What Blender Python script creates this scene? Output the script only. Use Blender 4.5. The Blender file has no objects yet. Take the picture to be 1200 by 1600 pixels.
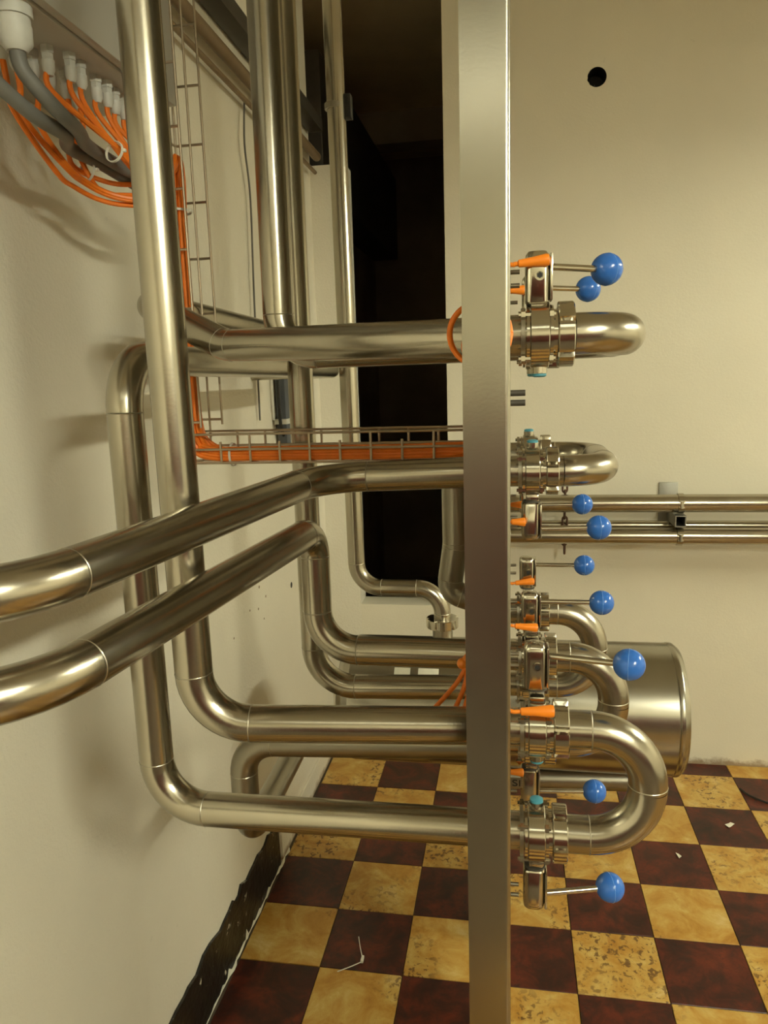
import bpy, bmesh, math, random
from mathutils import Vector, Matrix
random.seed(7)
sc = bpy.context.scene
COL = sc.collection
PI = math.pi

# ---------------------------------------------------------------- camera
cam = bpy.data.cameras.new('camera')
cam.sensor_fit = 'HORIZONTAL'; cam.sensor_width = 36.0; cam.lens = 36 * 1161 / 1200
cam.clip_start = 0.02
cam_o = bpy.data.objects.new('camera', cam); COL.objects.link(cam_o)
yaw, pitch, roll = .1713, .1775, .0308
fw = Vector((-math.sin(yaw) * math.cos(pitch), math.cos(yaw) * math.cos(pitch), -math.sin(pitch)))
rt = Vector((math.cos(yaw), math.sin(yaw), 0)); dn = fw.cross(rt)
rt, dn = math.cos(roll) * rt + math.sin(roll) * dn, -math.sin(roll) * rt + math.cos(roll) * dn
m3 = Matrix((rt, -dn, -fw)).transposed()
cam_o.matrix_world = Matrix.Translation((0, 0, 1.724)) @ m3.to_4x4()
sc.camera = cam_o

# ---------------------------------------------------------------- world, exposure
w = bpy.data.worlds.new('world'); sc.world = w; w.use_nodes = True
w.node_tree.nodes['Background'].inputs[0].default_value = (.05, .042, .03, 1)
w.node_tree.nodes['Background'].inputs[1].default_value = .3
vs = sc.view_settings
vs.view_transform = 'Standard'; vs.look = 'None'; vs.gamma = 1; vs.use_curve_mapping = False
vs.exposure = 0.0
LAMP_COLOR = (1.0, 1.0, .76)
LAMP_POWER = 235.0
# fluorescent fixtures of the room (out of frame): x, y, z, along, length, strength factor
FIXTURES = [(1.75, -1.25, 2.68, 'y', 1.2, 1.45), (2.7, 1.8, 2.68, 'y', 1.2, .75), (.15, -1.1, 2.68, 'x', 1.2, .022)]
sc.cycles.use_denoising = True
sc.cycles.max_bounces = 10
sc.cycles.sample_clamp_indirect = 6

# ---------------------------------------------------------------- materials
MATS = {}
def nodes(name):
    m = bpy.data.materials.new(name); m.use_nodes = True
    nt = m.node_tree; b = nt.nodes['Principled BSDF']
    MATS[name] = m
    return m, nt, b
def N(nt, t, **kw):
    n = nt.nodes.new(t)
    for k, v in kw.items():
        if k in n.inputs: n.inputs[k].default_value = v
        else: setattr(n, k, v)
    return n
def pos(nt):
    return nt.nodes.new('ShaderNodeNewGeometry').outputs['Position']
def ramp(nt, fac, stops):
    r = nt.nodes.new('ShaderNodeValToRGB')
    els = r.color_ramp.elements
    while len(els) < len(stops): els.new(.5)
    for e, (p, c) in zip(els, stops):
        e.position = p; e.color = c if len(c) == 4 else (*c, 1)
    nt.links.new(fac, r.inputs[0]); return r.outputs[0]
def noise(nt, scale, detail=4, rough=.55, dist=0, vec=None):
    n = N(nt, 'ShaderNodeTexNoise', Scale=scale, Detail=detail, Roughness=rough, Distortion=dist)
    nt.links.new(vec if vec is not None else pos(nt), n.inputs['Vector']); return n.outputs['Fac']
def bump(nt, b, h, strength, dist=.01):
    n = N(nt, 'ShaderNodeBump', Strength=strength, Distance=dist)
    nt.links.new(h, n.inputs['Height']); nt.links.new(n.outputs[0], b.inputs['Normal'])
def mix(nt, fac, a, b_):
    n = nt.nodes.new('ShaderNodeMix'); n.data_type = 'RGBA'
    for s, v in ((0, fac), (6, a), (7, b_)):
        if hasattr(v, 'links'): nt.links.new(v, n.inputs[s])
        else: n.inputs[s].default_value = v if s == 0 else (*v, 1)
    return n.outputs[2]
def plain(name, col, rough=.5, metal=0, spec=.5, var=.08, scale=30):
    m, nt, b = nodes(name)
    b.inputs['Roughness'].default_value = rough; b.inputs['Metallic'].default_value = metal
    b.inputs['Specular IOR Level'].default_value = spec
    lo = tuple(c * (1 - var) for c in col); hi = tuple(min(1, c * (1 + var)) for c in col)
    c = ramp(nt, noise(nt, scale), [(.3, lo), (.7, hi)])
    nt.links.new(c, b.inputs['Base Color'])
    return m
def steel(name, col, r0, r1, scale=14, bumpy=.03):
    m, nt, b = nodes(name)
    b.inputs['Metallic'].default_value = 1
    c = ramp(nt, noise(nt, 9, 5), [(.3, tuple(x * .9 for x in col)), (.7, col)])
    nt.links.new(c, b.inputs['Base Color'])
    r = N(nt, 'ShaderNodeMapRange'); r.inputs[3].default_value = r0; r.inputs[4].default_value = r1
    nt.links.new(noise(nt, scale, 6, .65), r.inputs[0]); nt.links.new(r.outputs[0], b.inputs['Roughness'])
    bump(nt, b, noise(nt, 260, 3), bumpy, .002)
    return m
STEEL = steel('stainless_pipe_steel', (.47, .43, .345), .17, .30)
STEELD = steel('dull_stainless_steel', (.36, .33, .265), .28, .42)
BRUSH = steel('brushed_panel_steel', (.44, .415, .35), .23, .25, 20, .02)
SHINY = steel('machined_steel', (.58, .54, .45), .10, .2, 30, .02)
WELD = steel('weld_bead_steel', (.52, .48, .39), .3, .4, 60, .3)
GALV = steel('galvanised_steel', (.36, .35, .31), .42, .6, 40, .2)
WIRE = steel('zinc_wire', (.50, .42, .32), .35, .5)
BLUE = plain('blue_plastic', (.030, .135, .50), .2, var=.03)
SEAM = plain('blue_plastic_seam', (.10, .26, .66), .3, var=.03)
TEAL = plain('teal_plastic', (.06, .25, .33), .4)
ORANGE = plain('orange_cable', (.85, .20, .012), .45, var=.1)
ORANGEP = plain('orange_plug', (.86, .235, .012), .4, var=.04)
GREYC = plain('grey_cable', (.16, .155, .14), .5)
GLAND = plain('pale_grey_plastic', (.62, .61, .56), .45)
WHITEP = plain('white_nylon', (.78, .76, .68), .4)
CABINET = plain('grey_enamel', (.52, .50, .45), .45, var=.04, scale=3)
BLACK = plain('black_rubber', (.012, .011, .01), .6)
DARKM = plain('dark_metal', (.07, .062, .05), .5, .3)
RUST = plain('rusty_iron', (.11, .055, .035), .65, .4, var=.4, scale=200)
BROWN = plain('brown_metal', (.24, .17, .10), .5, .3)
BLUEG = plain('blue_grey_plastic', (.09, .10, .12), .5)
STICK = plain('white_label', (.8, .78, .66), .5)

def wallmat(name, col, bs=.35, stain=True):
    m, nt, b = nodes(name)
    b.inputs['Roughness'].default_value = .62
    b.inputs['Specular IOR Level'].default_value = .3
    lo = tuple(c * .93 for c in col)
    base = ramp(nt, noise(nt, 1.6, 5, .6), [(.3, lo), (.7, col)])
    if stain:
        sp = ramp(nt, noise(nt, 26, 3, .5), [(.72, (0, 0, 0)), (.78, (.35, .35, .35))])
        base = mix(nt, sp, base, tuple(c * .72 for c in col))
        xyz = nt.nodes.new('ShaderNodeSeparateXYZ'); nt.links.new(pos(nt), xyz.inputs[0])
        ad = N(nt, 'ShaderNodeMath', operation='MULTIPLY_ADD'); ad.inputs[1].default_value = .09; 
        nt.links.new(noise(nt, 14, 5, .7), ad.inputs[0]); nt.links.new(xyz.outputs[2], ad.inputs[2])
        dirt = ramp(nt, ad.outputs[0], [(.05, (.85, .85, .85)), (.075, (0, 0, 0))])
        base = mix(nt, dirt, base, (.26, .17, .09))
    nt.links.new(base, b.inputs['Base Color'])
    add = N(nt, 'ShaderNodeMath', operation='ADD')
    mu = N(nt, 'ShaderNodeMath', operation='MULTIPLY'); mu.inputs[1].default_value = 4.0
    nt.links.new(noise(nt, 3.0, 3), mu.inputs[0]); nt.links.new(mu.outputs[0], add.inputs[0])
    nt.links.new(noise(nt, 120, 4), add.inputs[1])
    bump(nt, b, add.outputs[0], bs, .006)
    return m
CREAM = wallmat('cream_wall_paint', (.78, .73, .60), .12)
CREAML = wallmat('cream_plaster', (.78, .735, .62), .3)
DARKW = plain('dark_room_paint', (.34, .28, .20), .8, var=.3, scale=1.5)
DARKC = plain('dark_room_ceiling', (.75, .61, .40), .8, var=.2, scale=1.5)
CEIL = plain('ceiling_paint', (.66, .62, .52), .7, var=.05, scale=2)
SCREED = plain('grey_screed', (.10, .075, .05), .8, var=.3)

def tilemat(name, dark):
    m, nt, b = nodes(name)
    v = pos(nt)
    n1 = noise(nt, 9, 8, .68, .5, v); n2 = noise(nt, 23, 6, .65, 1.4, v); n3 = noise(nt, 5, 3, .5, .3, v)
    if dark:
        c = ramp(nt, n1, [(.30, (.010, .004, .003)), (.46, (.045, .009, .005)), (.58, (.10, .016, .007)), (.75, (.17, .028, .009))])
        k = ramp(nt, n2, [(.5, (0, 0, 0)), (.68, (.75, .75, .75))])
        c = mix(nt, k, c, (.022, .010, .008))
    else:
        c = ramp(nt, n1, [(.28, (.34, .15, .022)), (.44, (.46, .245, .045)), (.58, (.55, .36, .10)), (.74, (.68, .53, .26))])
        k = ramp(nt, n2, [(.62, (0, 0, 0)), (.70, (.55, .55, .55))])
        c = mix(nt, k, c, (.36, .15, .03))
        # worn brown pits in patches
        p = ramp(nt, noise(nt, 48, 4, .6, .6, v), [(.54, (0, 0, 0)), (.59, (1, 1, 1))])
        q = ramp(nt, noise(nt, 2.7, 2, .5, 0, v), [(.47, (0, 0, 0)), (.58, (.9, .9, .9))])
        mm = N(nt, 'ShaderNodeMix'); mm.data_type = 'RGBA'; mm.blend_type = 'MULTIPLY'; mm.inputs[0].default_value = 1
        nt.links.new(p, mm.inputs[6]); nt.links.new(q, mm.inputs[7])
        c = mix(nt, mm.outputs[2], c, (.13, .06, .018))
    nt.links.new(c, b.inputs['Base Color'])
    r = N(nt, 'ShaderNodeMapRange'); r.inputs[3].default_value = .22; r.inputs[4].default_value = .5
    nt.links.new(n3, r.inputs[0]); nt.links.new(r.outputs[0], b.inputs['Roughness'])
    b.inputs['Specular IOR Level'].default_value = .4
    bump(nt, b, n2, .08, .003)
    return m
TILED = tilemat('maroon_marbled_tile', True)
TILEL = tilemat('ochre_marbled_tile', False)
def chipmat():
    m, nt, b = nodes('black_peeling_paint')
    f = ramp(nt, noise(nt, 24, 6, .7), [(.63, (0, 0, 0)), (.645, (1, 1, 1))])
    c0 = ramp(nt, noise(nt, 10, 5), [(.3, (.004, .0035, .003)), (.75, (.018, .013, .008))])
    nt.links.new(mix(nt, f, c0, (.50, .45, .34)), b.inputs['Base Color'])
    b.inputs['Roughness'].default_value = .38
    bump(nt, b, noise(nt, 30, 5), .5, .01)
    return m
PEEL = chipmat()
m_, nt_, b_ = nodes('lamp_tube_glow')
b_.inputs['Base Color'].default_value = (1, .95, .85, 1)
b_.inputs['Emission Color'].default_value = (*LAMP_COLOR, 1)
b_.inputs['Emission Strength'].default_value = LAMP_POWER
GLOW = []
for i, fx in enumerate(FIXTURES):
    g = m_.copy(); g.name = 'lamp_tube_glow_' + 'abc'[i]
    g.node_tree.nodes['Principled BSDF'].inputs['Emission Strength'].default_value = LAMP_POWER * fx[5]
    GLOW.append(g)

# ---------------------------------------------------------------- helpers
def root(name, label, cat, loc=(0, 0, 0), group=None):
    o = bpy.data.objects.new(name, None); COL.objects.link(o)
    o.location = loc; o.empty_display_size = .02
    tag(o, label, cat, group); return o
def tag(o, label, cat, group=None, kind=None):
    if label: o['label'] = label
    if cat: o['category'] = cat
    if group: o['group'] = group
    if kind: o['kind'] = kind
    return o
LOCS = {}
def wloc(o):
    v = Vector(o.location)
    while o.parent: o = o.parent; v = v + Vector(o.location)
    return v
def link(name, bm, mat, parent=None, smooth=True, origin=None, local=False, label=None):
    """links a bmesh given in world coordinates (or in the parent's own, local=True) as one mesh object"""
    me = bpy.data.meshes.new(name)
    if parent is not None and not local:
        bmesh.ops.translate(bm, verts=bm.verts, vec=-wloc(parent))
    o = bpy.data.objects.new(name, me)
    if parent is None and origin is not None:
        bmesh.ops.translate(bm, verts=bm.verts, vec=-Vector(origin)); o.location = origin
    bmesh.ops.recalc_face_normals(bm, faces=bm.faces)
    bm.to_mesh(me); bm.free()
    if smooth:
        for p in me.polygons: p.use_smooth = True
        try: me.set_sharp_from_angle(angle=math.radians(38))
        except Exception: pass
    me.materials.append(mat); COL.objects.link(o)
    if parent is not None: o.parent = parent
    if label: o['label'] = label
    return o
def frame(t, up=None):
    t = t.normalized(); a = Vector((0, 0, 1)) if abs(t.z) < .9 else Vector((1, 0, 0))
    if up is not None: a = up
    u = (a - t * a.dot(t)).normalized(); return u, t.cross(u)
def sweep(bm, pts, r, n=24, caps=True, rs=None):
    """a tube through pts; rotation-minimising frame"""
    pts = [Vector(p) for p in pts]; rings = []
    u = None
    for i, p in enumerate(pts):
        a = pts[max(0, i - 1)]; b = pts[min(len(pts) - 1, i + 1)]
        t = (b - a).normalized()
        if u is None: u, v = frame(t)
        else:
            u = (u - t * u.dot(t)).normalized(); v = t.cross(u)
        k = 1.0
        if 0 < i < len(pts) - 1:      # keep the radius through a mitre
            c = (pts[i] - a).normalized().dot((b - pts[i]).normalized()); k = 1 / max(.6, math.sqrt((1 + c) / 2)) if c < .999 else 1
            k = 1
        rr = rs[i] if rs else r
        rings.append([bm.verts.new(p + rr * (math.cos(2 * PI * j / n) * u + math.sin(2 * PI * j / n) * v)) for j in range(n)])
    for a, b in zip(rings, rings[1:]):
        for j in range(n): bm.faces.new((a[j], a[(j + 1) % n], b[(j + 1) % n], b[j]))
    if caps: bm.faces.new(rings[0][::-1]); bm.faces.new(rings[-1])
    return bm
def lathe(bm, prof, origin, axis, n=32, caps=True):
    """prof: (distance along axis, radius) pairs"""
    axis = Vector(axis).normalized(); u, v = frame(axis); o = Vector(origin); rings = []
    for d, r in prof:
        rings.append([bm.verts.new(o + axis * d + max(r, 1e-5) * (math.cos(2 * PI * j / n) * u + math.sin(2 * PI * j / n) * v)) for j in range(n)])
    for a, b in zip(rings, rings[1:]):
        for j in range(n): bm.faces.new((a[j], a[(j + 1) % n], b[(j + 1) % n], b[j]))
    if caps: bm.faces.new(rings[0][::-1]); bm.faces.new(rings[-1])
    return bm
def box(bm, c, s, bev=0, seg=2, rot=None):
    r = bmesh.ops.create_cube(bm, size=1); vs_ = r['verts']
    bmesh.ops.scale(bm, verts=vs_, vec=s)
    if bev:
        es = list({e for v in vs_ for e in v.link_edges})
        rb = bmesh.ops.bevel(bm, geom=es, offset=bev, segments=seg, affect='EDGES', profile=.5)
        vs_ = list({v for f in rb['faces'] for v in f.verts} | {v for v in vs_ if v.is_valid})
    if rot is not None: bmesh.ops.rotate(bm, verts=vs_, cent=(0, 0, 0), matrix=rot)
    bmesh.ops.translate(bm, verts=vs_, vec=c)
    return bm
def boxmm(bm, x0, x1, y0, y1, z0, z1, bev=0):
    return box(bm, ((x0 + x1) / 2, (y0 + y1) / 2, (z0 + z1) / 2), (x1 - x0, y1 - y0, z1 - z0), bev)
def B(): return bmesh.new()
def torus(bm, c, axis, R, r, n=24, m=6):
    axis = Vector(axis).normalized(); u, v = frame(axis); c = Vector(c)
    rings = []
    for i in range(n):
        a = 2 * PI * i / n; d = math.cos(a) * u + math.sin(a) * v
        rings.append([bm.verts.new(c + d * (R + r * math.cos(2 * PI * j / m)) + axis * r * math.sin(2 * PI * j / m)) for j in range(m)])
    for i in range(n):
        a, b = rings[i], rings[(i + 1) % n]
        for j in range(m): bm.faces.new((a[j], b[j], b[(j + 1) % m], a[(j + 1) % m]))
    return bm
def smooth_path(P, k=6):
    P = [Vector(p) for p in P]; Q = [P[0]] + P + [P[-1]]; out = []
    for i in range(1, len(Q) - 2):
        a, b, c, d = Q[i - 1:i + 3]
        for j in range(k):
            t = j / k
            out.append(.5 * ((2 * b) + (c - a) * t + (2 * a - 5 * b + 4 * c - d) * t * t + (-a + 3 * b - 3 * c + d) * t ** 3))
    out.append(P[-1]); return out
def pipe(label, pts, r=.0250, R=.062, mat=None, name='stainless_pipe', cat='pipe', group=None, parent=None, beads=True, n=32, Rs=None):
    """a welded pipe run: straight tubes, elbows and weld beads as parts"""
    mat = mat or STEEL
    pts = [Vector(p) for p in pts]
    t = parent or root(name, label, cat, pts[-1], group)
    cur = pts[0]; 
    for i in range(1, len(pts)):
        if i == len(pts) - 1:
            link('straight_tube', sweep(B(), [cur, pts[i]], r, n), mat, t); break
        a, p, b = pts[i - 1], pts[i], pts[i + 1]
        d1 = (p - a).normalized(); d2 = (b - p).normalized()
        ang = d1.angle(d2); rad = (Rs or {}).get(i, R)
        off = rad * math.tan(ang / 2)
        s = p - d1 * off; e = p + d2 * off
        if (s - cur).dot(d1) > .002:
            link('straight_tube', sweep(B(), [cur, s], r, n), mat, t)
            if beads and (s - cur).length > .03: link('weld_bead', torus(B(), s, d1, r - .0004, .0009, n, 6), WELD, t)
        c = s + (d2 - d1 * d1.dot(d2)).normalized() * rad
        v0 = s - c; ax = v0.cross(d1).normalized(); k = max(5, int(ang / .13)); arc = []
        for j in range(k + 1):
            arc.append(c + Matrix.Rotation(ang * j / k, 3, ax) @ v0)
        link('elbow', sweep(B(), arc, r, n), mat, t)
        if beads: link('weld_bead', torus(B(), e, d2, r - .0004, .0009, n, 6), WELD, t)
        cur = e
    return t

# ---------------------------------------------------------------- room shell
XL, YB, ZC, XR, YR = -.83, 3.23, 3.45, 4.3, -2.7
def shell(name, x0, x1, y0, y1, z0, z1, mat):
    return tag(link(name, boxmm(B(), x0, x1, y0, y1, z0, z1), mat, smooth=False, origin=(x0, y0, z0)), None, None, kind='structure')
floor = shell('floor', XL, XR, YR, YB, -.10, -.004, SCREED)
shell('ceiling', XL - .1, XR + .1, YR - .1, YB, ZC, ZC + .1, CEIL)
wall_left = shell('wall_left', XL - .12, XL, YR, YB, -.1, ZC, CREAML)
shell('wall_right', XR, XR + .12, YR, YB + .12, -.1, ZC, CREAM)
REFLBAND = plain('maroon_reflection_tone', (.085, .014, .008), .5, var=.2, scale=2)  # unseen maroon lower wall, added so the steel panel reflects something dark
shell('wall_front', XL - .12, XR + .12, YR - .12, YR, 1.62, ZC, CREAM)
shell('wall_front_reflection_band', XL - .12, XR + .12, YR - .12, YR + .004, -.1, 1.62, REFLBAND)
# back wall right of the opening, with a round drilled hole
HX, HZ, HR = .331, 2.849, .0365
XO = -.268
bm = B()
outer = [bm.verts.new(v) for v in ((XO, YB, -.1), (XR, YB, -.1), (XR, YB, ZC), (XO, YB, ZC))]
cirv = [bm.verts.new((HX + HR * math.cos(2 * PI * i / 24) * (1 + .05 * math.sin(3 * i)), YB, HZ + HR * math.sin(2 * PI * i / 24))) for i in range(24)]
es = [bm.edges.new((outer[i], outer[(i + 1) % 4])) for i in range(4)] + [bm.edges.new((cirv[i], cirv[(i + 1) % 24])) for i in range(24)]
bmesh.ops.triangle_fill(bm, use_beauty=True, use_dissolve=False, edges=es)
bk = [bm.verts.new(v.co + Vector((0, .12, 0))) for v in outer]
for i in range(4): bm.faces.new((outer[i], bk[i], bk[(i + 1) % 4], outer[(i + 1) % 4]))
bm.faces.new(bk)
wall_back = tag(link('wall_back', bm, CREAM, smooth=False, origin=(XO, YB, 0)), None, None, kind='structure')
bm = B(); lathe(bm, [(0, HR * .99), (.09, HR * .95), (.0901, .001)], (HX, YB + .001, HZ), (0, 1, 0), 24, caps=False)
tag(link('drilled_hole', bm, BLACK, wall_back), 'dark round drilled hole in the cream wall', None)
shell('wall_back_pier', XL - .12, -.68, YB, YB + .12, -.1, 2.61, CREAML)
shell('wall_back_sill', -.68, XO, YB, YB + .12, -.1, .705, CREAM)
# dark room beyond the opening
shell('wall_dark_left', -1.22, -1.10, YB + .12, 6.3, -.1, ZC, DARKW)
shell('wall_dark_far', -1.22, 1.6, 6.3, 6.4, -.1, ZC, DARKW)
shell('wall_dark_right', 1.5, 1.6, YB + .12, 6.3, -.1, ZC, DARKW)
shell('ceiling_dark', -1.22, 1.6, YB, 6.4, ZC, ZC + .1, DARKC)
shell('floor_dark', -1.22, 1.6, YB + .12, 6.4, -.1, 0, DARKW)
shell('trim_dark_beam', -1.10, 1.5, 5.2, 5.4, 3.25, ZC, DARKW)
# tiles
T = .25; TX, TY = -.8131, 1.8801
meshes = {}
for dk in (0, 1):
    bm = B(); box(bm, (0, 0, -.0045), (T - .0022, T - .0022, .009), .0012, 1)
    me = bpy.data.meshes.new('tile'); bm.to_mesh(me); bm.free(); me.materials.append(TILED if dk else TILEL); meshes[dk] = me
for i in range(0, 16):
    for j in range(-9, 6):
        x0 = TX + i * T; y0 = TY + j * T
        o = bpy.data.objects.new('tile', meshes[(i + j) % 2]); COL.objects.link(o); o.parent = floor
        cx, cy = x0 + T / 2, y0 + T / 2
        if cy + T / 2 > YB: 
            h = YB - y0; cy = y0 + h / 2; o.scale = (1, h / T, 1)
        o.location = Vector((cx, cy, random.uniform(-.0008, .0006))) - floor.location
        o.rotation_euler = (random.uniform(-.002, .002), random.uniform(-.002, .002), 0)
# black painted skirting on the left wall with a ragged top edge
bm = B(); top = []; bot = []; y = -2.6; rows = []
rnd = random.Random(3)
while y < 2.35:
    zt = .182 + rnd.uniform(-.012, .012); rows.append((y, zt)); y += rnd.uniform(.02, .055)
fr = [[bm.verts.new((XL + d, y, z)) for y, z in [(yy, zz if k else 0.0) for yy, zz in rows]] for d, k in ((.010, 0), (.008, 1))]
bkv = [[bm.verts.new((XL, y, z)) for y, z in [(yy, zz if k else 0.0) for yy, zz in rows]] for k in (0, 1)]
n = len(rows)
for i in range(n - 1):
    bm.faces.new((fr[0][i], fr[0][i + 1], fr[1][i + 1], fr[1][i])); bm.faces.new((fr[1][i], fr[1][i + 1], bkv[1][i + 1], bkv[1][i]))
    bm.faces.new((fr[0][i], bkv[0][i], bkv[0][i + 1], fr[0][i + 1])); bm.faces.new((bkv[0][i], bkv[1][i], bkv[1][i + 1], bkv[0][i + 1]))
for i in (0, n - 1): bm.faces.new((fr[0][i], fr[1][i], bkv[1][i], bkv[0][i]))
bb = tag(link('baseboard_left', bm, PEEL, smooth=False, origin=(XL, 1, 0)), None, None, kind='structure')
# pale peeled edge along the foot of the skirting
bm = B(); y = -1.0; pv = []
while y < 2.45:
    pv.append((y, .010 + max(.001, rnd.gauss(.002, .004)), .002 + max(.002, rnd.gauss(.005, .010)))); y += rnd.uniform(.012, .03)
A = [bm.verts.new((XL + d, y, .0)) for y, d, z in pv]; C = [bm.verts.new((XL + .0105, y, z)) for y, d, z in pv]; D_ = [bm.verts.new((XL + .002, y, 0)) for y, d, z in pv]
for i in range(len(pv) - 1):
    bm.faces.new((A[i], A[i + 1], C[i + 1], C[i])); bm.faces.new((C[i], C[i + 1], D_[i + 1], D_[i])); bm.faces.new((D_[i], D_[i + 1], A[i + 1], A[i]))
link('peeled_edge', bm, STICK, bb, smooth=False, label='chipped pale paint along the foot of the skirting')
tag(link('baseboard_left_far', boxmm(B(), XL, XL + .01, 2.35, YB, 0, .10, .002), CREAML, smooth=False, origin=(XL, 2.35, 0)), None, None, kind='structure')
# chips and plugs of the left wall
for (yy, zz, s) in ((2.30, 1.05, .006), (2.22, 1.10, .004), (2.28, .98, .005), (2.36, 1.0, .005), (2.2, 1.0, .004), (2.33, .93, .004), (2.05, .96, .004)):
    link('paint_chip', lathe(B(), [(0, s), (.001, s * .8)], (XL - .0002, yy, zz), (1, 0, 0), 8), BROWN, wall_left)
for zz in (1.09, .955):
    link('plug_hole', lathe(B(), [(0, .012), (.001, .011)], (XL - .0002, 2.66, zz), (1, 0, 0), 14), BLACK, wall_left)

# ---------------------------------------------------------------- lamps (out of frame)
for i, (x, y, z, ax, L, s) in enumerate(FIXTURES):
    d = Vector((1, 0, 0)) if ax == 'x' else Vector((0, 1, 0))
    t = root('ceiling_lamp', ('twin tube lamp hanging behind on the right', 'twin tube lamp hanging at the right by the far wall', 'twin tube lamp hanging straight behind')[i], 'lamp', (x, y, z))
    sx, sy = (L + .1, .2) if ax == 'x' else (.2, L + .1)
    link('housing', box(B(), (x, y, z + .055), (sx, sy, .05), .004), CABINET, t, smooth=False)
    for q in (-.1, .1):
        e = d.cross(Vector((0, 0, 1))) * q
        link('side_skirt', box(B(), Vector((x, y, z + .017)) + e, (L + .1, .004, .036) if ax == 'x' else (.004, L + .1, .036)), CABINET, t, smooth=False)
        e = d * (L + .1) * q * 5
        link('end_skirt', box(B(), Vector((x, y, z + .006)) + e, (.004, .2, .06) if ax == 'x' else (.2, .004, .06)), CABINET, t, smooth=False)
    for o_ in (-.05, .05):
        off = d.cross(Vector((0, 0, 1))) * o_
        c = Vector((x, y, z)) + off
        link('lamp_tube', sweep(B(), [c - d * L / 2, c + d * L / 2], .018, 12), GLOW[i], t)
    for o_ in (-.4, .4):
        p = Vector((x, y, z + .08)) + d * o_
        link('hanger', sweep(B(), [p, Vector((p.x, p.y, ZC))], .005, 8), DARKM, t)

# ---------------------------------------------------------------- flow panel
PY0, PY1, PT = .80, 1.60, .050
ROW = dict(A=1.770, B=1.572, C=1.262, D=1.110); COLY = (.94, 1.20, 1.44)
panel = root('flow_panel', 'tall brushed steel flow panel seen edge on, valves on its right face', 'panel', (-.02, 1.2, 0))
def sheet(pts, th):
    # a bent sheet: profile in plan, extruded upward
    bm = B(); z0, z1 = 0, 2.72; L = []
    for i, p in enumerate(pts):
        q0 = pts[max(0, i - 1)]; q1 = pts[min(len(pts) - 1, i + 1)]
        t = Vector((q1[0] - q0[0], q1[1] - q0[1])).normalized(); nn = Vector((-t.y, t.x)) * th
        L.append([bm.verts.new((x, y, z)) for (x, y) in (p, (p[0] + nn.x, p[1] + nn.y)) for z in (z0, z1)])
    for a, b in zip(L, L[1:]):
        bm.faces.new((a[0], b[0], b[1], a[1])); bm.faces.new((a[2], a[3], b[3], b[2]))
        bm.faces.new((a[1], b[1], b[3], a[3])); bm.faces.new((a[0], a[2], b[2], b[0]))
    for e in (L[0], L[-1]): bm.faces.new((e[0], e[1], e[3], e[2]))
    return bm
RC = .0055
arc0 = [(-RC + RC * math.sin(k * PI / 16), PY0 + RC - RC * math.cos(k * PI / 16)) for k in range(9)]
arc1 = [(-RC + RC * math.cos(k * PI / 16), PY1 - RC + RC * math.sin(k * PI / 16)) for k in range(9)]
link('face_sheet', sheet(arc0 + arc1, .003), BRUSH, panel)
link('edge_flange', sheet([(-PT, PY0), (-RC, PY0)], .003), BRUSH, panel)
link('edge_flange', sheet([(-RC, PY1), (-PT, PY1)], .003), BRUSH, panel)
for z in (1.7035, 1.6925):
    link('locating_pin', sweep(B(), [(-.002, .86, z), (.0165, .86, z)], .0035, 12), DARKM, panel)

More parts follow.
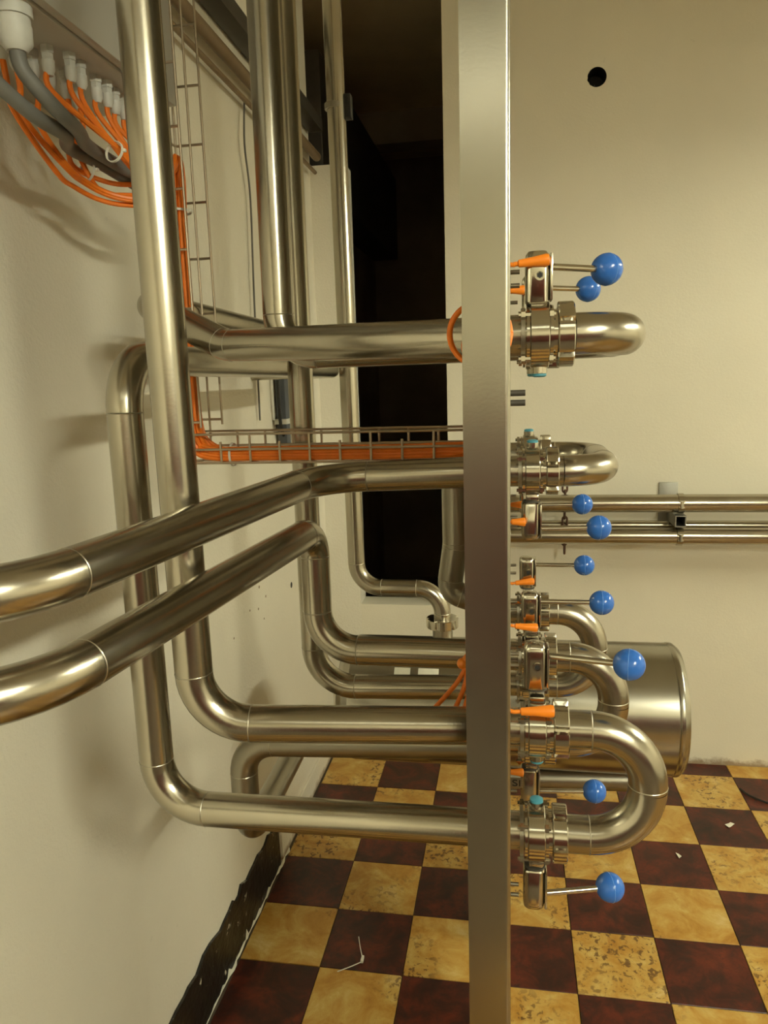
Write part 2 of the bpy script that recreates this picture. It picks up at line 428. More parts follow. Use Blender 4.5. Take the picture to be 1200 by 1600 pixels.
# ---------------------------------------------------------------- valves
def rotx(bm, down):
    if down: bmesh.ops.rotate(bm, verts=bm.verts, cent=(0, 0, 0), matrix=Matrix.Rotation(PI, 3, 'X'))
    return bm
def valve(label, y, z, down, ang, L, hz=.094, cap=True):
    t = root('butterfly_valve', label, 'valve', (0, y, z), 'butterfly valves on the flow panel')
    P = lambda nm, bm, mat, par=t, sm=True, lb=None: link(nm, rotx(bm, down), mat, par, sm, local=True, label=lb)
    P('nozzle', lathe(B(), [(-.003, .025), (.024, .025)], (0, 0, 0), (1, 0, 0)), STEEL)
    P('flange', lathe(B(), [(.0125, .029), (.0125, .0325), (.0175, .0325), (.0175, .029)], (0, 0, 0), (1, 0, 0)), STEELD)
    P('flange', lathe(B(), [(.019, .029), (.019, .0360), (.0225, .0360), (.0225, .029)], (0, 0, 0), (1, 0, 0)), SHINY)
    P('valve_body', lathe(B(), [(.0235, .032), (.0235, .0380), (.0242, .0388), (.0445, .0388), (.0455, .0380), (.0455, .032)], (0, 0, 0), (1, 0, 0), 48), SHINY)
    P('flange', lathe(B(), [(.0462, .029), (.0462, .0350), (.0500, .0350), (.0500, .030), (.0550, .030)], (0, 0, 0), (1, 0, 0)), SHINY)
    for k in range(4):
        a = PI / 4 + k * PI / 2 + .1
        c = Vector((0, .0357 * math.cos(a), .0357 * math.sin(a)))
        bm = lathe(B(), [(.0095, .0028), (.0125, .0028), (.0125, .0058), (.0172, .0058), (.0172, .0030), (.0452, .0030), (.0452, .0058), (.0500, .0058), (.0500, .0028), (.0525, .0028)], c, (1, 0, 0), 6)
        P('bolt', bm, SHINY, sm=False)
    if cap:
        P('stem_boss', lathe(B(), [(-.036, .0095), (-.0455, .0095)], (.0345, 0, 0), (0, 0, 1), 20), SHINY)
        P('stem_cap', lathe(B(), [(-.0455, .0088), (-.0485, .0088), (-.050, .006)], (.0345, 0, 0), (0, 0, 1), 20), TEAL, lb='small teal plastic stem cap')
    bm = B(); box(bm, (.0345, 0, .0420), (.0205, .024, .012), .003); P('stem_neck', bm, SHINY)
    bm = B(); lathe(bm, [(hz - .047, .0140), (hz - .044, .0140)], (.033, 0, 0), (0, 0, 1), 24); P('index_plate', bm, DARKM)
    # handle head: rounded housing, side plate, domed top, bolt recess
    bm = B(); prof = []
    nseg = 32
    lv = [(hz - .044, .90), (hz - .042, 1.0), (hz + .006, 1.0), (hz + .012, .95), (hz + .016, .74), (hz + .017, .4)]
    rings = []
    for zz, k in lv:
        ring = []
        for j in range(nseg):
            a = 2 * PI * j / nseg; ca, sa = math.cos(a), math.sin(a)
            e = .5
            ring.append(bm.verts.new(((.0315 + .0145 * k * math.copysign(abs(ca) ** e, ca)), .0150 * k * math.copysign(abs(sa) ** e, sa), zz)))
        rings.append(ring)
    for a, b in zip(rings, rings[1:]):
        for j in range(nseg): bm.faces.new((a[j], a[(j + 1) % nseg], b[(j + 1) % nseg], b[j]))
    bm.faces.new(rings[0][::-1]); bm.faces.new(rings[-1])
    head = P('handle_head', bm, SHINY)
    bm = B(); box(bm, (.0475, 0, hz - .014), (.0035, .028, .054), .0015); P('head_plate', bm, SHINY, head)
    P('socket_screw', lathe(B(), [(0, .0062), (.0018, .0062), (.0018, .0040), (.0004, .0036)], (.034, -.0148, hz - .012), (0, -1, 0), 16), SHINY, head)
    P('socket_recess', lathe(B(), [(0, .0036), (.0006, .0034)], (.034, -.0152, hz - .012), (0, -1, 0), 6), BLACK, head)
    # standoff pins to the panel
    for zz in (hz - .020, hz - .004):
        P('standoff_pin', sweep(B(), [(0, .010, zz), (.011, .010, zz)], .0028, 10), STEELD)
    s_ = -1 if down else 1
    d = Vector((math.cos(ang), math.sin(ang) * s_, 0)); st = Vector((.0325, 0, hz)); kc = st + d * L
    P('lever_rod', sweep(B(), [st + d * .012, kc], .0042, 14), SHINY)
    bm = B(); bmesh.ops.create_uvsphere(bm, u_segments=40, v_segments=24, radius=.0198)
    bmesh.ops.translate(bm, verts=bm.verts, vec=kc)
    kn = P('knob', bm, BLUE, lb='glossy blue ball knob')
    P('knob_seam', torus(B(), kc, d, .0196, .0005, 48, 6), SEAM, kn)
    return t
VAL = [
 ('butterfly valve nearest at the top, its handle upward with the highest blue knob', 0, 'A', 0, .62, .106, .080),
 ('butterfly valve behind the topmost valve, its blue knob second from the top', 1, 'A', 0, .60, .108, .084),
 ('butterfly valve of the second row, handle downward, knob in front of the lower wall pipe', 1, 'B', 1, .10, .108, .094),
 ('far butterfly valve of the second row, smallest blue knob before the upper wall pipe', 2, 'B', 1, .10, .104, .097),
 ('far butterfly valve of the third row, its handle upward with knob under the chain', 2, 'C', 0, 0, .108, .095),
 ('butterfly valve in the middle of the third row, its blue knob above the steel drum', 1, 'C', 0, 0, .113, .094),
 ('nearest butterfly valve of the third row with the largest blue knob, against the drum', 0, 'C', 0, -.22, .116, .102),
 ('nearest butterfly valve of the lowest row, its blue knob over the tiled floor', 0, 'D', 1, .25, .108, .096),
 ('lowest row butterfly valve whose blue knob shows through the biggest pipe bend', 1, 'D', 1, .1, .110, .094),
 ('far butterfly valve of the lowest row, hidden behind the nearer bends', 2, 'D', 1, 0, .095, .094),
]
for lb, c, r, dn_, ang, L, hz in VAL:
    valve(lb, COLY[c], ROW[r], dn_, ang, L, hz)

# ---------------------------------------------------------------- swing bends with slotted nuts
def nut_bm(c, ax=(1, 0, 0), r0=.0335, r1=.0385, w=.019, notches=6, ph=.2):
    ax = Vector(ax).normalized(); u, v = frame(ax); c = Vector(c); bm = B(); n = 72; rings = []
    for d, k in ((0, 'in'), (0, .97), (.0012, 1), (w - .0012, 1), (w, .97), (w, 'in')):
        ring = []
        for j in range(n):
            a = 2 * PI * j / n + ph
            if k == 'in': r = .0258
            else:
                r = r1 * k
                f = (j / n * notches) % 1
                if f < .13: r = r0 * k
            ring.append(bm.verts.new(c + ax * d + r * (math.cos(a) * u + math.sin(a) * v)))
        rings.append(ring)
    for a, b in zip(rings, rings[1:]):
        for j in range(n): bm.faces.new((a[j], a[(j + 1) % n], b[(j + 1) % n], b[j]))
    return bm
def bend(label, a, b, depth, R):
    ya, za = COLY[a[0]], ROW[a[1]]; yb, zb = COLY[b[0]], ROW[b[1]]
    t = root('swing_bend', label, 'pipe bend', (.056, ya, za), 'swing bends on the flow panel')
    pipe(None, [(.054, ya, za), (depth, ya, za), (depth, yb, zb), (.054, yb, zb)], R=R, parent=t)
    for (yy, zz, ph) in ((ya, za, .1), (yb, zb, .45)):
        link('union_nut', nut_bm((.0555, yy, zz), ph=ph), SHINY, t)
bend('steel U bend at the top lying level, seen end on', (0, 'A'), (1, 'A'), .143, .068)
bend('level steel U bend of the second row, above the two wall pipes', (1, 'B'), (2, 'B'), .150, .068)
bend('farthest upright steel U bend, behind the middle knob and left of the drum', (2, 'C'), (2, 'D'), .163, .072)
bend('middle upright steel U bend in front of the drum', (1, 'C'), (1, 'D'), .168, .072)
bend('nearest and largest upright steel U bend over the tiled floor', (0, 'C'), (0, 'D'), .178, .074)

# ---------------------------------------------------------------- pipes behind the panel
xp = -.004
pipe('vertical steel pipe nearest on the left, bending into the third row of the panel', [(xp, .94, ROW['C']), (-.418, .885, 1.272), (-.418, .87, ZC)], R=.075)
pipe('steel pipe along the bottom, rising up the left wall behind the nearest upright', [(xp, .94, ROW['D']), (-.527, .965, 1.092), (-.527, .965, 1.763), (-.55, 2.36, 1.756), (XL, 2.36, 1.756)], R=.075)
pipe('level steel pipe into the top row, bending away along the left wall', [(xp, .945, ROW['A']), (-.437, 1.135, 1.782), (-.615, 1.225, 1.862), (-.62, 2.02, 1.853), (XL, 2.02, 1.853)], R=.07)
pipe('left vertical pipe of a close pair, bending behind the top level pipe', [(xp, 1.20, ROW['A']), (-.372, 1.20, 1.768), (-.365, 1.20, ZC)], R=.062)
pipe('vertical steel pipe right of the close pair, running down to a wide low bend', [(xp, 1.44, 1.100), (-.408, 1.44, 1.086), (-.408, 1.44, ZC)], R=.085)
pipe('upper thick steel pipe coming forward at the left edge, level into the second row', [(xp, 1.20, ROW['B']), (-.318, 1.20, 1.563), (-.418, .535, 1.552), (XL, .40, 1.556)], R=.13, Rs={1: .10})
pipe('lower thick steel pipe coming forward at the left edge, dropping before the panel', [(xp, 1.20, ROW['C']), (-.330, 1.20, 1.262), (-.330, 1.20, 1.475), (-.412, .535, 1.462), (XL, .40, 1.466)], R=.062, Rs={1: .07, 2: .045, 3: .13})
pipe('low steel pipe turning down and away under the third row pipe', [(xp, 1.20, 1.100), (-.484, 1.20, 1.078), (-.484, 1.20, .885), (-.493, 1.68, .885)], R=.062, mat=STEELD)
pipe('jumper pipe close behind the panel edge, slanting between two rows', [(xp, 1.44, ROW['B']), (-.108, 1.44, 1.565), (-.108, 1.44, 1.395), (-.122, 1.44, 1.30), (xp, 1.44, ROW['C'])], R=.045, Rs={2: .06, 3: .03}, mat=STEELD)
v5 = pipe('thin looking vertical pipe before the dark opening, stepping over to the drum top', [(-.200, 2.12, 1.00), (-.200, 2.12, 1.108), (-.455, 2.12, 1.108), (-.470, 2.12, ZC)], R=.075)
link('union_nut', nut_bm((-.200, 2.12, .990), (0, 0, 1), .041, .0475, .028, 6), SHINY, v5)

# ---------------------------------------------------------------- drum behind
DY, DZ, DR = 2.16, .742, .191
drum = root('steel_drum', 'horizontal stainless drum standing behind the valves near the far wall', 'tank', (0, DY, 0))
link('shell', lathe(B(), [(0, DR), (.922, DR)], (-.47, DY, DZ), (1, 0, 0), 72, caps=False), BRUSH, drum)
link('end_cap', lathe(B(), [(0, DR), (.002, DR + .0015), (.014, DR + .0015), (.018, DR), (.030, DR - .010), (.036, DR - .05), (.040, .08), (.041, .001)], (.452, DY, DZ), (1, 0, 0), 72, caps=False), BRUSH, drum)
link('end_cap', lathe(B(), [(0, DR), (.02, DR - .004), (.04, DR - .03), (.055, .1), (.058, .001)], (-.47, DY, DZ), (-1, 0, 0), 72, caps=False), BRUSH, drum)
link('inlet_stub', lathe(B(), [(0, .030), (.078, .030)], (-.200, 2.12, DZ + DR - .02), (0, 0, 1), 28), STEELD, drum)
for xx in (-.075,):
    for yy in (DY - .10, DY + .10):
        link('leg', boxmm(B(), xx - .02, xx + .02, yy - .02, yy + .02, 0, DZ - DR + .04, .003), STEELD, drum)
for (x0, x1) in ((-.335, -.288), (-.265, -.205)):
    bm = B(); vs0 = []
    for k in range(5):
        th = PI - .88 + k * .04
        vs0.append([bm.verts.new((x, DY + (DR + .001) * math.cos(th), DZ + (DR + .001) * math.sin(th))) for x in (x0, x1)])
    for p, q in zip(vs0, vs0[1:]): bm.faces.new((p[0], p[1], q[1], q[0]))
    link('label_plate', bm, STICK, drum, label='blank white label on the drum side')
pipe('short steel drain pipe running level under the drum', [(-.062, 2.12, .0), (-.062, 2.12, .511), (.36, 2.12, .528), (.36, 2.12, .56)], r=.032, R=.03, Rs={1: .05, 2: .02}, mat=STEELD)

# ---------------------------------------------------------------- wall pipes on the back wall
G = None
pipe('upper stainless pipe running level along the far cream wall', [(2.9, 3.10, 1.195), (-.09, 3.10, 1.195), (-.09, YB, 1.195)], r=.0365, R=.07)
pipe('lower stainless pipe running level along the far cream wall', [(2.9, 3.10, 1.060), (-.07, 3.10, 1.060), (-.07, YB, 1.060)], r=.0345, R=.07)
pipe('slim stainless pipe close to the far wall, peeping out between two thicker pipes', [(2.9, 3.185, 1.088), (-.06, 3.185, 1.088), (-.06, YB, 1.088)], r=.020, R=.03, beads=False)
br = root('pipe_bracket', 'steel bracket with two clamps holding the pipes on the far wall', 'bracket', (.67, YB, 1.13))
link('wall_plate', boxmm(B(), .612, .690, YB - .006, YB, 1.03, 1.263, .003), GALV, br)
bm = B()
for (a, b, c, d) in ((.648, .690, 1.105, 1.109), (.648, .690, 1.147, 1.151), (.648, .652, 1.109, 1.147), (.686, .690, 1.109, 1.147)):
    boxmm(bm, a, b, 3.06, YB - .004, c, d)
link('square_tube', bm, GALV, br, smooth=False)
link('tube_inside', boxmm(B(), .652, .686, 3.16, 3.17, 1.109, 1.147), BLACK, br, smooth=False)
for z, r in ((1.195, .0365), (1.060, .0345)):
    link('pipe_clamp', lathe(B(), [(-.011, r), (-.011, r + .004), (.011, r + .004), (.011, r)], (.672, 3.10, z), (1, 0, 0), 36), STEEL, br)
    for s in (-1, 1):
        link('clamp_lug', box(B(), (.672, 3.10 - .030, z + s * (r + .002) * .35), (.022, .022, .005), .001), STEEL, br)
        link('clamp_bolt', lathe(B(), [(-.014, .004), (.014, .004)], (.672 + s * .002, 3.056, z), (0, 0, 1), 8), SHINY, br)
    bm = B(); box(bm, (.672, 3.10, (z + 1.128) / 2 + (.012 if z > 1.128 else -.012)), (.02, .02, abs(z - 1.128) - r + .0), .001); link('clamp_stem', bm, GALV, br)
# chain hanging behind the wall pipes
ch = root('hanging_chain', 'rusty chain hanging behind the wall pipes', 'chain', (.2235, 3.19, 1.26))
def chain_link(c, turn):
    bm = B(); pts = []
    for i in range(20):
        a = 2 * PI * i / 20; xx = .0095 * math.cos(a); zz = .0125 * math.sin(a) + (.011 if math.sin(a) > 0 else -.011)
        pts.append(Vector((xx if not turn else 0, 0 if not turn else xx, zz)) + Vector(c))
    pts.append(pts[0]); sweep(bm, pts, .0045, 8, caps=False); return bm
z = 1.258; k = 0
while z > .96:
    link('chain_link', chain_link((.2235 + .0015 * math.sin(k * 2.1), 3.145 if z < 1.03 or z > 1.235 else 3.145, z), k % 2), RUST, ch); z -= .0375; k += 1
link('wall_hook', sweep(B(), smooth_path([(.2235, YB, 1.29), (.2235, 3.17, 1.29), (.2235, 3.145, 1.28), (.2235, 3.14, 1.268)]), .004, 8), RUST, ch)

# ---------------------------------------------------------------- cabinet with glands
CX, CZ = -.60, 2.22
cab = root('wall_cabinet', 'grey wall cabinet at the upper left, cables leaving its underside', 'cabinet', (XL, .9, CZ))
link('cabinet_body', boxmm(B(), XL, CX - .018, .15, 1.388, CZ, 2.98, .003), CABINET, cab)
link('door', boxmm(B(), CX - .017, CX, .152, 1.386, CZ + .003, 2.978, .004), CABINET, cab)
def gland(x, y, r, label, big=False):
    t = root('cable_gland', label, 'cable gland', (x, y, CZ), None if big else 'small cable glands under the cabinet')
    link('gland_body', lathe(B(), [(0, r * 1.15), (-.008 - r * .3, r * 1.15), (-.008 - r * .3, r), (-.016 - r * .4, r)], (x, y, CZ), (0, 0, 1), 6 if not big else 24), GLAND, t)
    link('gland_cap', lathe(B(), [(-.016 - r * .4, r * 1.05), (-.024 - r * 1.0, r * 1.02), (-.030 - r * 1.2, r * .62), (-.030 - r * 1.2, r * .3)], (x, y, CZ), (0, 0, 1), 20), GLAND, t)
    return CZ - .03 - r * 1.2
gl = [(-.672, 1.100), (-.655, 1.130), (-.656, 1.160), (-.662, 1.215), (-.657, 1.240), (-.661, 1.272), (-.660, 1.30),
      (-.702, 1.035), (-.705, 1.070), (-.700, 1.105), (-.703, 1.150), (-.700, 1.190), (-.704, 1.232)]
NF = 7
NTH = ('first', 'second', 'third', 'fourth', 'fifth', 'sixth', 'seventh')
WHICH = [('front', NTH[i]) if i < NF else ('back', NTH[i - NF]) for i in range(len(gl))]
cz = None
for (x, y), (rw, nth) in zip(gl, WHICH):
    cz = gland(x, y, .0088, 'small pale cable gland under the cabinet, %s from the left in the %s row' % (nth, rw))
gland(-.645, .985, .021, 'large pale cable gland under the cabinet holding a grey cable', True)
# ---------------------------------------------------------------- wire tray: a standing piece and a level piece
WR = .0024
tr = root('wire_tray', 'upright wire cable tray beside the left wall', 'cable tray', (-.60, 1.40, 1.60))
Y0, Y1 = 1.30, 1.405; XB, XF = -.617, -.562
def wire(par, a, b, r=WR): link('tray_wire', sweep(B(), [a, b], r, 8), WIRE, par)
for (x, y, zb) in ((XB, Y1, 1.60), (XB, 1.35, 1.60), (XB, Y0, 1.60), (-.588, Y1, 1.62), (XF, Y1, 1.645), (XF, Y0, 1.645)):
    wire(tr, (x, y, zb), (x, y, 2.46))
for k in range(9):
    z = 1.655 + k * .1015
    link('tray_rung', sweep(B(), [(XF, Y0, z), (XB, Y0, z), (XB, Y1, z), (XF, Y1, z)], WR, 8), WIRE, tr)
link('wall_arm', sweep(B(), [(XL, 1.78, 1.755), (XB, Y1, 1.755)], .007, 8), GALV, tr)
tr2 = root('wire_tray', 'level wire cable tray carrying orange cables across to the panel', 'cable tray', (-.3, 1.35, 1.58))
ZB, ZT = 1.579, 1.632
for (y, z) in ((1.305, ZB), (1.355, ZB), (1.395, ZB), (1.305, 1.604), (1.305, ZT), (1.395, 1.604), (1.395, ZT)):
    wire(tr2, (-.600, y, z), (-.055, y, z))
for k in range(10):
    x = -.585 + k * .0565
    o_ = 0 if k % 2 else .0
    link('tray_rung', sweep(B(), [(x, 1.305, ZT if k % 2 == 0 else 1.618), (x, 1.305, ZB), (x, 1.395, ZB), (x, 1.395, ZT)], WR, 8), WIRE, tr2)

# ---------------------------------------------------------------- orange cables
GC = 'orange sensor cables from the cabinet'
FRONT = [(-.622, 1.120, 2.100), (-.612, 1.179, 2.086), (-.608, 1.225, 2.078), (-.602, 1.275, 2.080)]
BACK = [(-.700, 1.150, 2.094), (-.700, 1.195, 2.084), (-.682, 1.232, 2.072), (-.650, 1.258, 2.066), (-.615, 1.285, 2.075)]
for i, (gx, gy) in enumerate(gl):
    a, b = i % 4, i // 4
    rr = random.Random(i + 5)
    vx, vy = -.604 + .0085 * a, 1.314 + .009 * b + .002 * (a % 2)
    hy, hz = 1.316 + .0085 * a, ZB + .0065 + .0062 * b
    way = FRONT if i < NF else BACK
    pts = [(gx, gy, cz + .012), (gx + .002, gy + .002, cz - .022)]
    if i >= NF: pts.append((gx + rr.uniform(-.01, .01), gy + .015, 2.115 + rr.uniform(-.01, .01)))
    jy, jx, jz = rr.uniform(-.012, .012), rr.uniform(-.012, .012), rr.uniform(-.016, .010) - (.010 if i >= NF else 0)
    for k, (x, y, z) in enumerate(way):
        if y > gy + .03: pts.append((x + jx, y + jy, z + jz * (1 if i < NF else 1.3)))
    pts += [(vx, vy - .016, 2.100), (vx, vy - .002, 2.118), (vx, vy + .006, 2.085), (vx, vy, 2.0), (vx, vy, 1.85), (vx, vy, 1.70), (vx + .004, vy, 1.64), (vx + .018, (vy + hy) / 2, hz + .016), (vx + .055, hy, hz + .001),
           (-.45, hy, hz), (-.30, hy + .001, hz), (-.18, hy, hz), (-.10, hy, hz + .002)]
    up = i % 2
    yend = 1.30 - .015 * b
    if i < 3: pts += [(-.066, hy, hz + .01), (-.034, yend - .1, 1.66), (-.026, yend - .2, 1.76)]
    elif up: pts += [(-.06, hy, hz + .006), (-.030, yend, 1.62), (-.022, yend - .05, 1.70)]
    else: pts += [(-.06, hy, hz - .004), (-.044, 1.42, 1.53), (-.052, 1.43, 1.44), (-.034, 1.40, 1.37), (-.022, 1.30, 1.30)]
    tag(link('sensor_cable', sweep(B(), smooth_path(pts), .0043, 8), ORANGE, origin=(gx, gy, cz)), 'orange sensor cable from the %s small gland from the left in the %s row' % WHICH[i][::-1], 'cable', GC)
# the two grey cables
tag(link('power_cable', sweep(B(), smooth_path([(-.645, .985, 2.165), (-.640, .990, 2.140), (-.622, 1.030, 2.105), (-.632, 1.095, 2.100), (-.655, 1.16, 2.098), (-.650, 1.25, 2.090), (-.592, 1.33, 2.05), (-.590, 1.335, 1.95), (-.590, 1.335, 1.7)]), .0105, 14), GREYC, origin=(-.645, .985, 2.165)), 'thick grey cable dropping from the large gland under the cabinet', 'cable')
tag(link('power_cable', sweep(B(), smooth_path([(-.70, .80, 2.235), (-.69, .86, 2.185), (-.672, .94, 2.135), (-.650, 1.01, 2.098), (-.650, 1.088, 2.094), (-.680, 1.15, 2.094), (-.670, 1.25, 2.088), (-.604, 1.350, 2.03), (-.602, 1.350, 1.95), (-.602, 1.350, 1.7)]), .0105, 14), GREYC, origin=(-.70, .80, 2.235)), 'thick grey cable curving in from the left edge below the cabinet', 'cable')
# ties
def tie(label, c, ax, R, grp='white cable ties on the orange bundle'):
    t = root('cable_tie', label, 'cable tie', c, grp)
    link('band', lathe(B(), [(-.002, R), (-.002, R + .0014), (.002, R + .0014), (.002, R), (-.002, R)], c, ax, 24, caps=False), WHITEP, t)
    u, v = frame(Vector(ax)); link('tie_head', box(B(), Vector(c) + Vector((R + .002, -.002, 0)), (.006, .006, .005), .001), WHITEP, t)
tie('white cable tie round the cables at the top of the upright tray', (-.592, 1.330, 2.03), (0, 0, 1), .026, None)
tie('white cable tie at the left end of the level tray', (-.515, 1.332, 1.592), (1, 0, 0), .021, None)
tie('white cable tie on the front cables where they bunch below the cabinet', (-.614, 1.165, 2.088), (.25, 1, -.25), .0155, None)
tie('white cable tie on the lowest cable loops against the left wall', (-.692, 1.215, 2.078), (.4, 1, -.2), .017, None)
# loops at the back of the panel
def ocable(label, pts, r=.0036, name='sensor_cable', k=8):
    tag(link(name, sweep(B(), smooth_path(pts, k), r, 10), ORANGE, origin=pts[0]), label, 'cable')
def loop(label, c, R, y, squash=1.0):
    pts = [(c[0] + R * math.cos(a), y + .006 * math.sin(2 * a), c[1] + R * squash * math.sin(a)) for a in [2 * PI * i / 14 for i in range(15)]]
    ocable(label, pts, .0034, 'cable_loop', 5)
loop('large orange cable loop in front of the top level pipe beside the panel', (-.034, 1.770), .034, .868)
loop('small orange cable loop inside the larger loop beside the panel', (-.031, 1.757), .022, .885)
ocable('orange cable end peeping past the panel edge above the loops', [(-.02, .86, 1.84), (-.044, .86, 1.845), (-.0475, .86, 1.83), (-.044, .86, 1.815), (-.02, .86, 1.80)], .004)
ocable('orange cable rising from the level tray up the panel back', [(-.07, 1.34, 1.592), (-.066, 1.30, 1.61), (-.050, 1.22, 1.65), (-.046, 1.16, 1.685), (-.025, 1.13, 1.76)], .005)
ocable('orange cable sagging down behind the panel below the second row', [(-.075, 1.36, 1.585), (-.078, 1.375, 1.50), (-.070, 1.38, 1.43), (-.055, 1.38, 1.40), (-.02, 1.38, 1.385)], .006)
pb = (-.068, 1.02, 1.316)
plug = root('cable_junction', 'round orange cable plug at the panel edge above a fan of cables', 'plug', pb)
bm = B(); bmesh.ops.create_uvsphere(bm, u_segments=20, v_segments=12, radius=.0085); bmesh.ops.translate(bm, verts=bm.verts, vec=pb); link('plug_body', bm, ORANGEP, plug)
link('plug_neck', sweep(B(), smooth_path([pb, (-.058, 1.02, 1.330), (-.044, 1.02, 1.350), (-.02, 1.02, 1.365)]), .0055, 10), ORANGEP, plug)
fan = [((-.112, 1.0, 1.250), 'orange cable slanting furthest left from the round plug'), ((-.082, 1.0, 1.247), 'orange cable hanging nearly straight below the round plug'),
       ((-.068, 1.0, 1.244), 'orange cable hanging right of the straight one below the plug'), ((-.058, 1.0, 1.242), 'orange cable below the round plug, close against the panel edge')]
for k, (e, lb) in enumerate(fan):
    s = (pb[0] + .004 + .003 * k, pb[1] - .004, pb[2] - .006)
    ocable(lb, [s, ((s[0] * .6 + e[0] * .4) + .004, 1.01, s[2] * .6 + e[2] * .4), e], .0034)
ocable('orange cable from the drum union up to the slanting jumper pipe', [(-.062, 1.30, 1.225), (-.055, 1.31, 1.26), (-.046, 1.32, 1.30), (-.03, 1.33, 1.33)], .005)
ocable('orange cable scrap at the panel edge low over the tiles', [(-.046, .92, 1.022), (-.050, .92, 1.035), (-.049, .92, 1.05), (-.03, .92, 1.056)], .006)
ocable('short orange cable at the panel edge between the two lowest pipes', [(-.02, .9, 1.22), (-.046, .9, 1.21), (-.049, .9, 1.17), (-.047, .9, 1.14), (-.02, .9, 1.13)], .004)

# sensors on the valves
def sensor(label, c, L=.034, tilt=0.0, r=.0066, text=None):
    c = Vector(c); t = root('proximity_sensor', label, 'sensor', c, 'orange sensor plugs on the valves')
    d = Vector((1, 0, tilt)).normalized(); a = c - d * L / 2
    link('plug_body', lathe(B(), [(0, r * .45), (.001, r * .66), (L * .5, r * .85), (L * .9, r * 1.08), (L, r * .95), (L + .001, r * .3)], a, d, 20), ORANGEP, t)
    link('plug_cable', sweep(B(), smooth_path([a + d * .003, a - d * .004, Vector((.004, a.y, a.z - tilt * .012)), Vector((-.002, a.y + .002, a.z))]), .0027, 8), ORANGEP, t)
    return t
sensor('orange sensor plug lying on the topmost valve head', (.0265, .922, 1.853), .036, .08)
sensor('small orange sensor plug left of the topmost valve head, below the first plug', (.010, 1.18, 1.849), .022)
sensor('reddish orange sensor plug beside the smallest knob, upper of two', (.011, 1.40, 1.483), .022)
sensor('orange sensor plug by the downward handle, lower of two before the wall pipes', (.012, 1.17, 1.495), .022)
sensor('orange sensor plug below the upward handle nearest the chain', (.027, 1.42, 1.327), .036, .12)
sensor('orange sensor plug on the middle valve, just above a second slotted nut', (.025, 1.17, 1.322), .036, -.06)
sensor('largest orange sensor plug, in front of the nearest third row valve', (.0335, .905, 1.301), .042, .06, .0075)
s_ = sensor('reddish orange sensor plug low at the panel edge over black letters', (.010, 1.16, 1.072), .022)
link('letter_plate', boxmm(B(), .0, .020, 1.1625, 1.1645, 1.042, 1.060, .0004), STEELD, s_, smooth=False)
fc = bpy.data.curves.new('lettering', 'FONT'); fc.body = 'SI'; fc.size = .0165; fc.extrude = .0003; fc.align_x = 'LEFT'
fo = bpy.data.objects.new('lettering_source', fc); COL.objects.link(fo)
bpy.context.view_layer.update()
me = bpy.data.meshes.new_from_object(fo.evaluated_get(bpy.context.evaluated_depsgraph_get()))
bpy.data.objects.remove(fo)
lo = bpy.data.objects.new('lettering', me); COL.objects.link(lo); me.materials.clear(); me.materials.append(BLACK)
lo.parent = s_; lo.location = Vector((.002, 1.1620, 1.0455)) - s_.location; lo.rotation_euler = (PI / 2, 0, 0); lo.scale = (1.35, 1, 1); lo['label'] = 'black letters SI'

# ---------------------------------------------------------------- things high on the left wall
def bar(name, label, cat, a, b, w, h, mat):
    a, b = Vector(a), Vector(b); c = (a + b) / 2
    s = (w, (b - a).length, h) if abs((b - a).y) > abs((b - a).z) else (w, h, (b - a).length)
    return tag(link(name, box(B(), c, s, .003), mat, origin=c), label, cat)
bar('steel_beam', 'dark steel beam high along the left wall', 'beam', (-.79, 1.2, 2.755), (-.79, 3.2, 2.755), .06, .05, DARKM)
tag(link('conduit_pipe', sweep(B(), [(-.79, 1.42, 2.635), (-.79, 3.2, 2.635)], .018, 16), BROWN, origin=(-.79, 1.42, 2.635)), 'brown conduit pipe below the dark beam on the left wall', 'pipe')
tag(link('conduit_pipe', sweep(B(), [(-.80, 1.42, 2.575), (-.80, 3.2, 2.575)], .008, 12), BROWN, origin=(-.80, 1.42, 2.575)), 'thin brown conduit under the thicker brown one on the left wall', 'pipe')
tag(link('hanging_cable', sweep(B(), smooth_path([(-.815, 2.40, 2.60), (-.81, 2.36, 2.45), (-.815, 2.40, 2.3), (-.815, 2.38, 2.0), (-.82, 2.38, 1.6)]), (.0032), 8), GREYC, origin=(-.815, 2.4, 2.6)), 'thin black cable hanging down the left wall behind the paired pipes', 'cable')
gr = bar('wall_conduit', 'blue grey flat conduit low on the left wall behind the upright pipe', 'conduit', (-.805, 2.60, 1.50), (-.805, 2.60, 1.84), .035, .06, BLUEG)
link('strap', box(B(), (-.800, 2.575, 1.585), (.045, .07, .018), .002), GLAND, gr, label='pale strap')
tag(link('hanging_cable', sweep(B(), smooth_path([(-.80, 2.53, 1.80), (-.80, 2.535, 1.62), (-.80, 2.55, 1.56), (-.80, 2.60, 1.515), (-.79, 2.66, 1.48)]), .006, 8), BLACK, origin=(-.8, 2.53, 1.8)), 'short black cable looping under the blue grey conduit', 'cable')
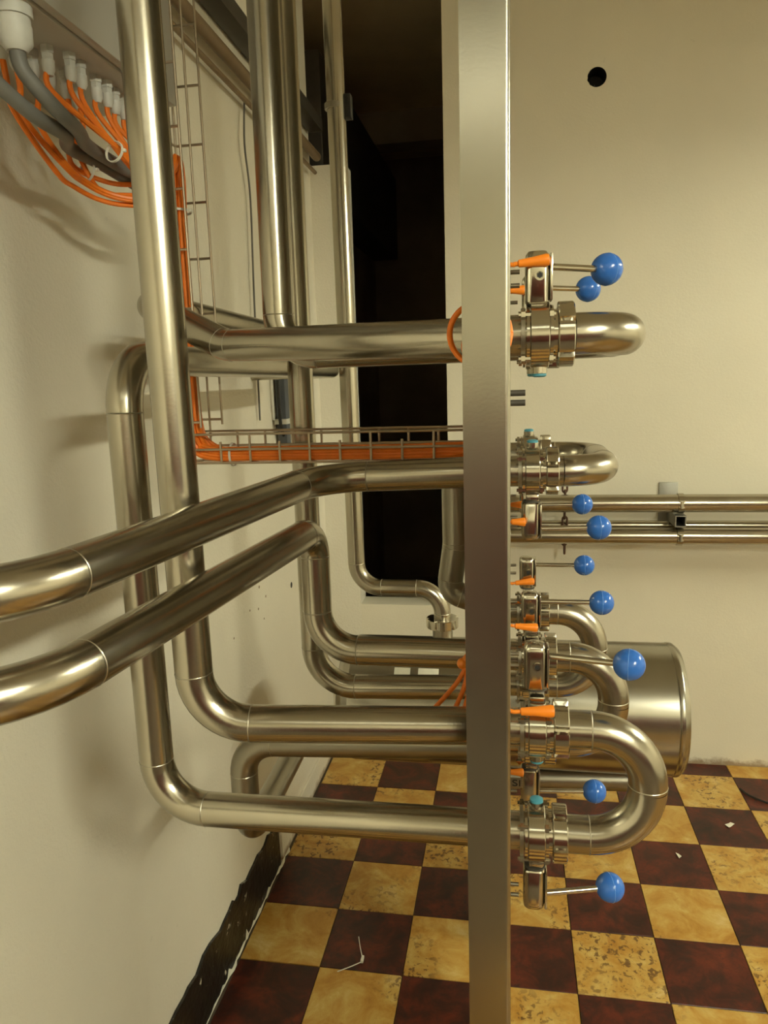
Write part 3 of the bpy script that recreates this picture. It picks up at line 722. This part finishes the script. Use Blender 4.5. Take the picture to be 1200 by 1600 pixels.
tag(link('ceiling_duct', box(B(), (-.98, 4.9, 2.95), (.2, 2.4, .6), .01), DARKM, origin=(-.98, 4.9, 2.95)), 'dark box duct in the corner of the dark room', 'duct')

# ---------------------------------------------------------------- litter on the floor
t = root('cable_tie', 'white cut cable tie lying on a maroon tile at the lower left', 'cable tie', (-.441, 1.922, 0))
link('band', sweep(B(), smooth_path([(-.441, 1.925, .004), (-.455, 1.96, .010), (-.47, 2.01, .003)]), .0015, 6), WHITEP, t)
link('band', sweep(B(), smooth_path([(-.441, 1.91, .004), (-.47, 1.885, .006), (-.505, 1.865, .003)]), .0015, 6), WHITEP, t)
link('tie_head', box(B(), (-.440, 1.918, .006), (.008, .022, .010), .0015), WHITEP, t)
def scrap(label, c, s, rot):
    bm = B(); box(bm, (0, 0, 0), s, .0008); bmesh.ops.rotate(bm, verts=bm.verts, cent=(0, 0, 0), matrix=Matrix.Rotation(rot, 3, 'Z'))
    bmesh.ops.bisect_plane(bm, geom=bm.verts[:] + bm.edges[:] + bm.faces[:], plane_co=(0, 0, 0), plane_no=(1, 0, 0))
    for v in bm.verts: v.co.z += .004 * abs(v.co.x) / s[0] * 2
    bmesh.ops.translate(bm, verts=bm.verts, vec=(c[0], c[1], s[2] / 2 + .0008)); tag(link('paper_scrap', bm, STICK, origin=c), label, 'scrap')
scrap('larger white scrap on a maroon tile at the right', (.827, 2.763, 0), (.034, .018, .002), .7)
scrap('smaller white scrap on a maroon tile right of the big bend', (.596, 2.547, 0), (.010, .024, .002), .3)
tag(link('cable_scrap', sweep(B(), smooth_path([(.94, 3.03, .005), (.96, 2.98, .006), (1.02, 2.93, .005), (1.10, 2.88, .005)]), .004, 8), BLACK, origin=(.953, 3.0, 0)), 'black cable end lying on the tiles at the right', 'cable')
t = root('pipe_clamp', 'small black clamp high on the rightmost upright pipe', 'clamp', (-.468, 2.12, 2.45))
link('clamp_ring', lathe(B(), [(-.007, .0252), (-.007, .0275), (.007, .0275), (.007, .0252)], (-.4675, 2.12, 2.45), (0, 0, 1), 24), STEELD, t)
link('clamp_lug', box(B(), (-.433, 2.13, 2.45), (.020, .03, .06), .002), BLACK, t)
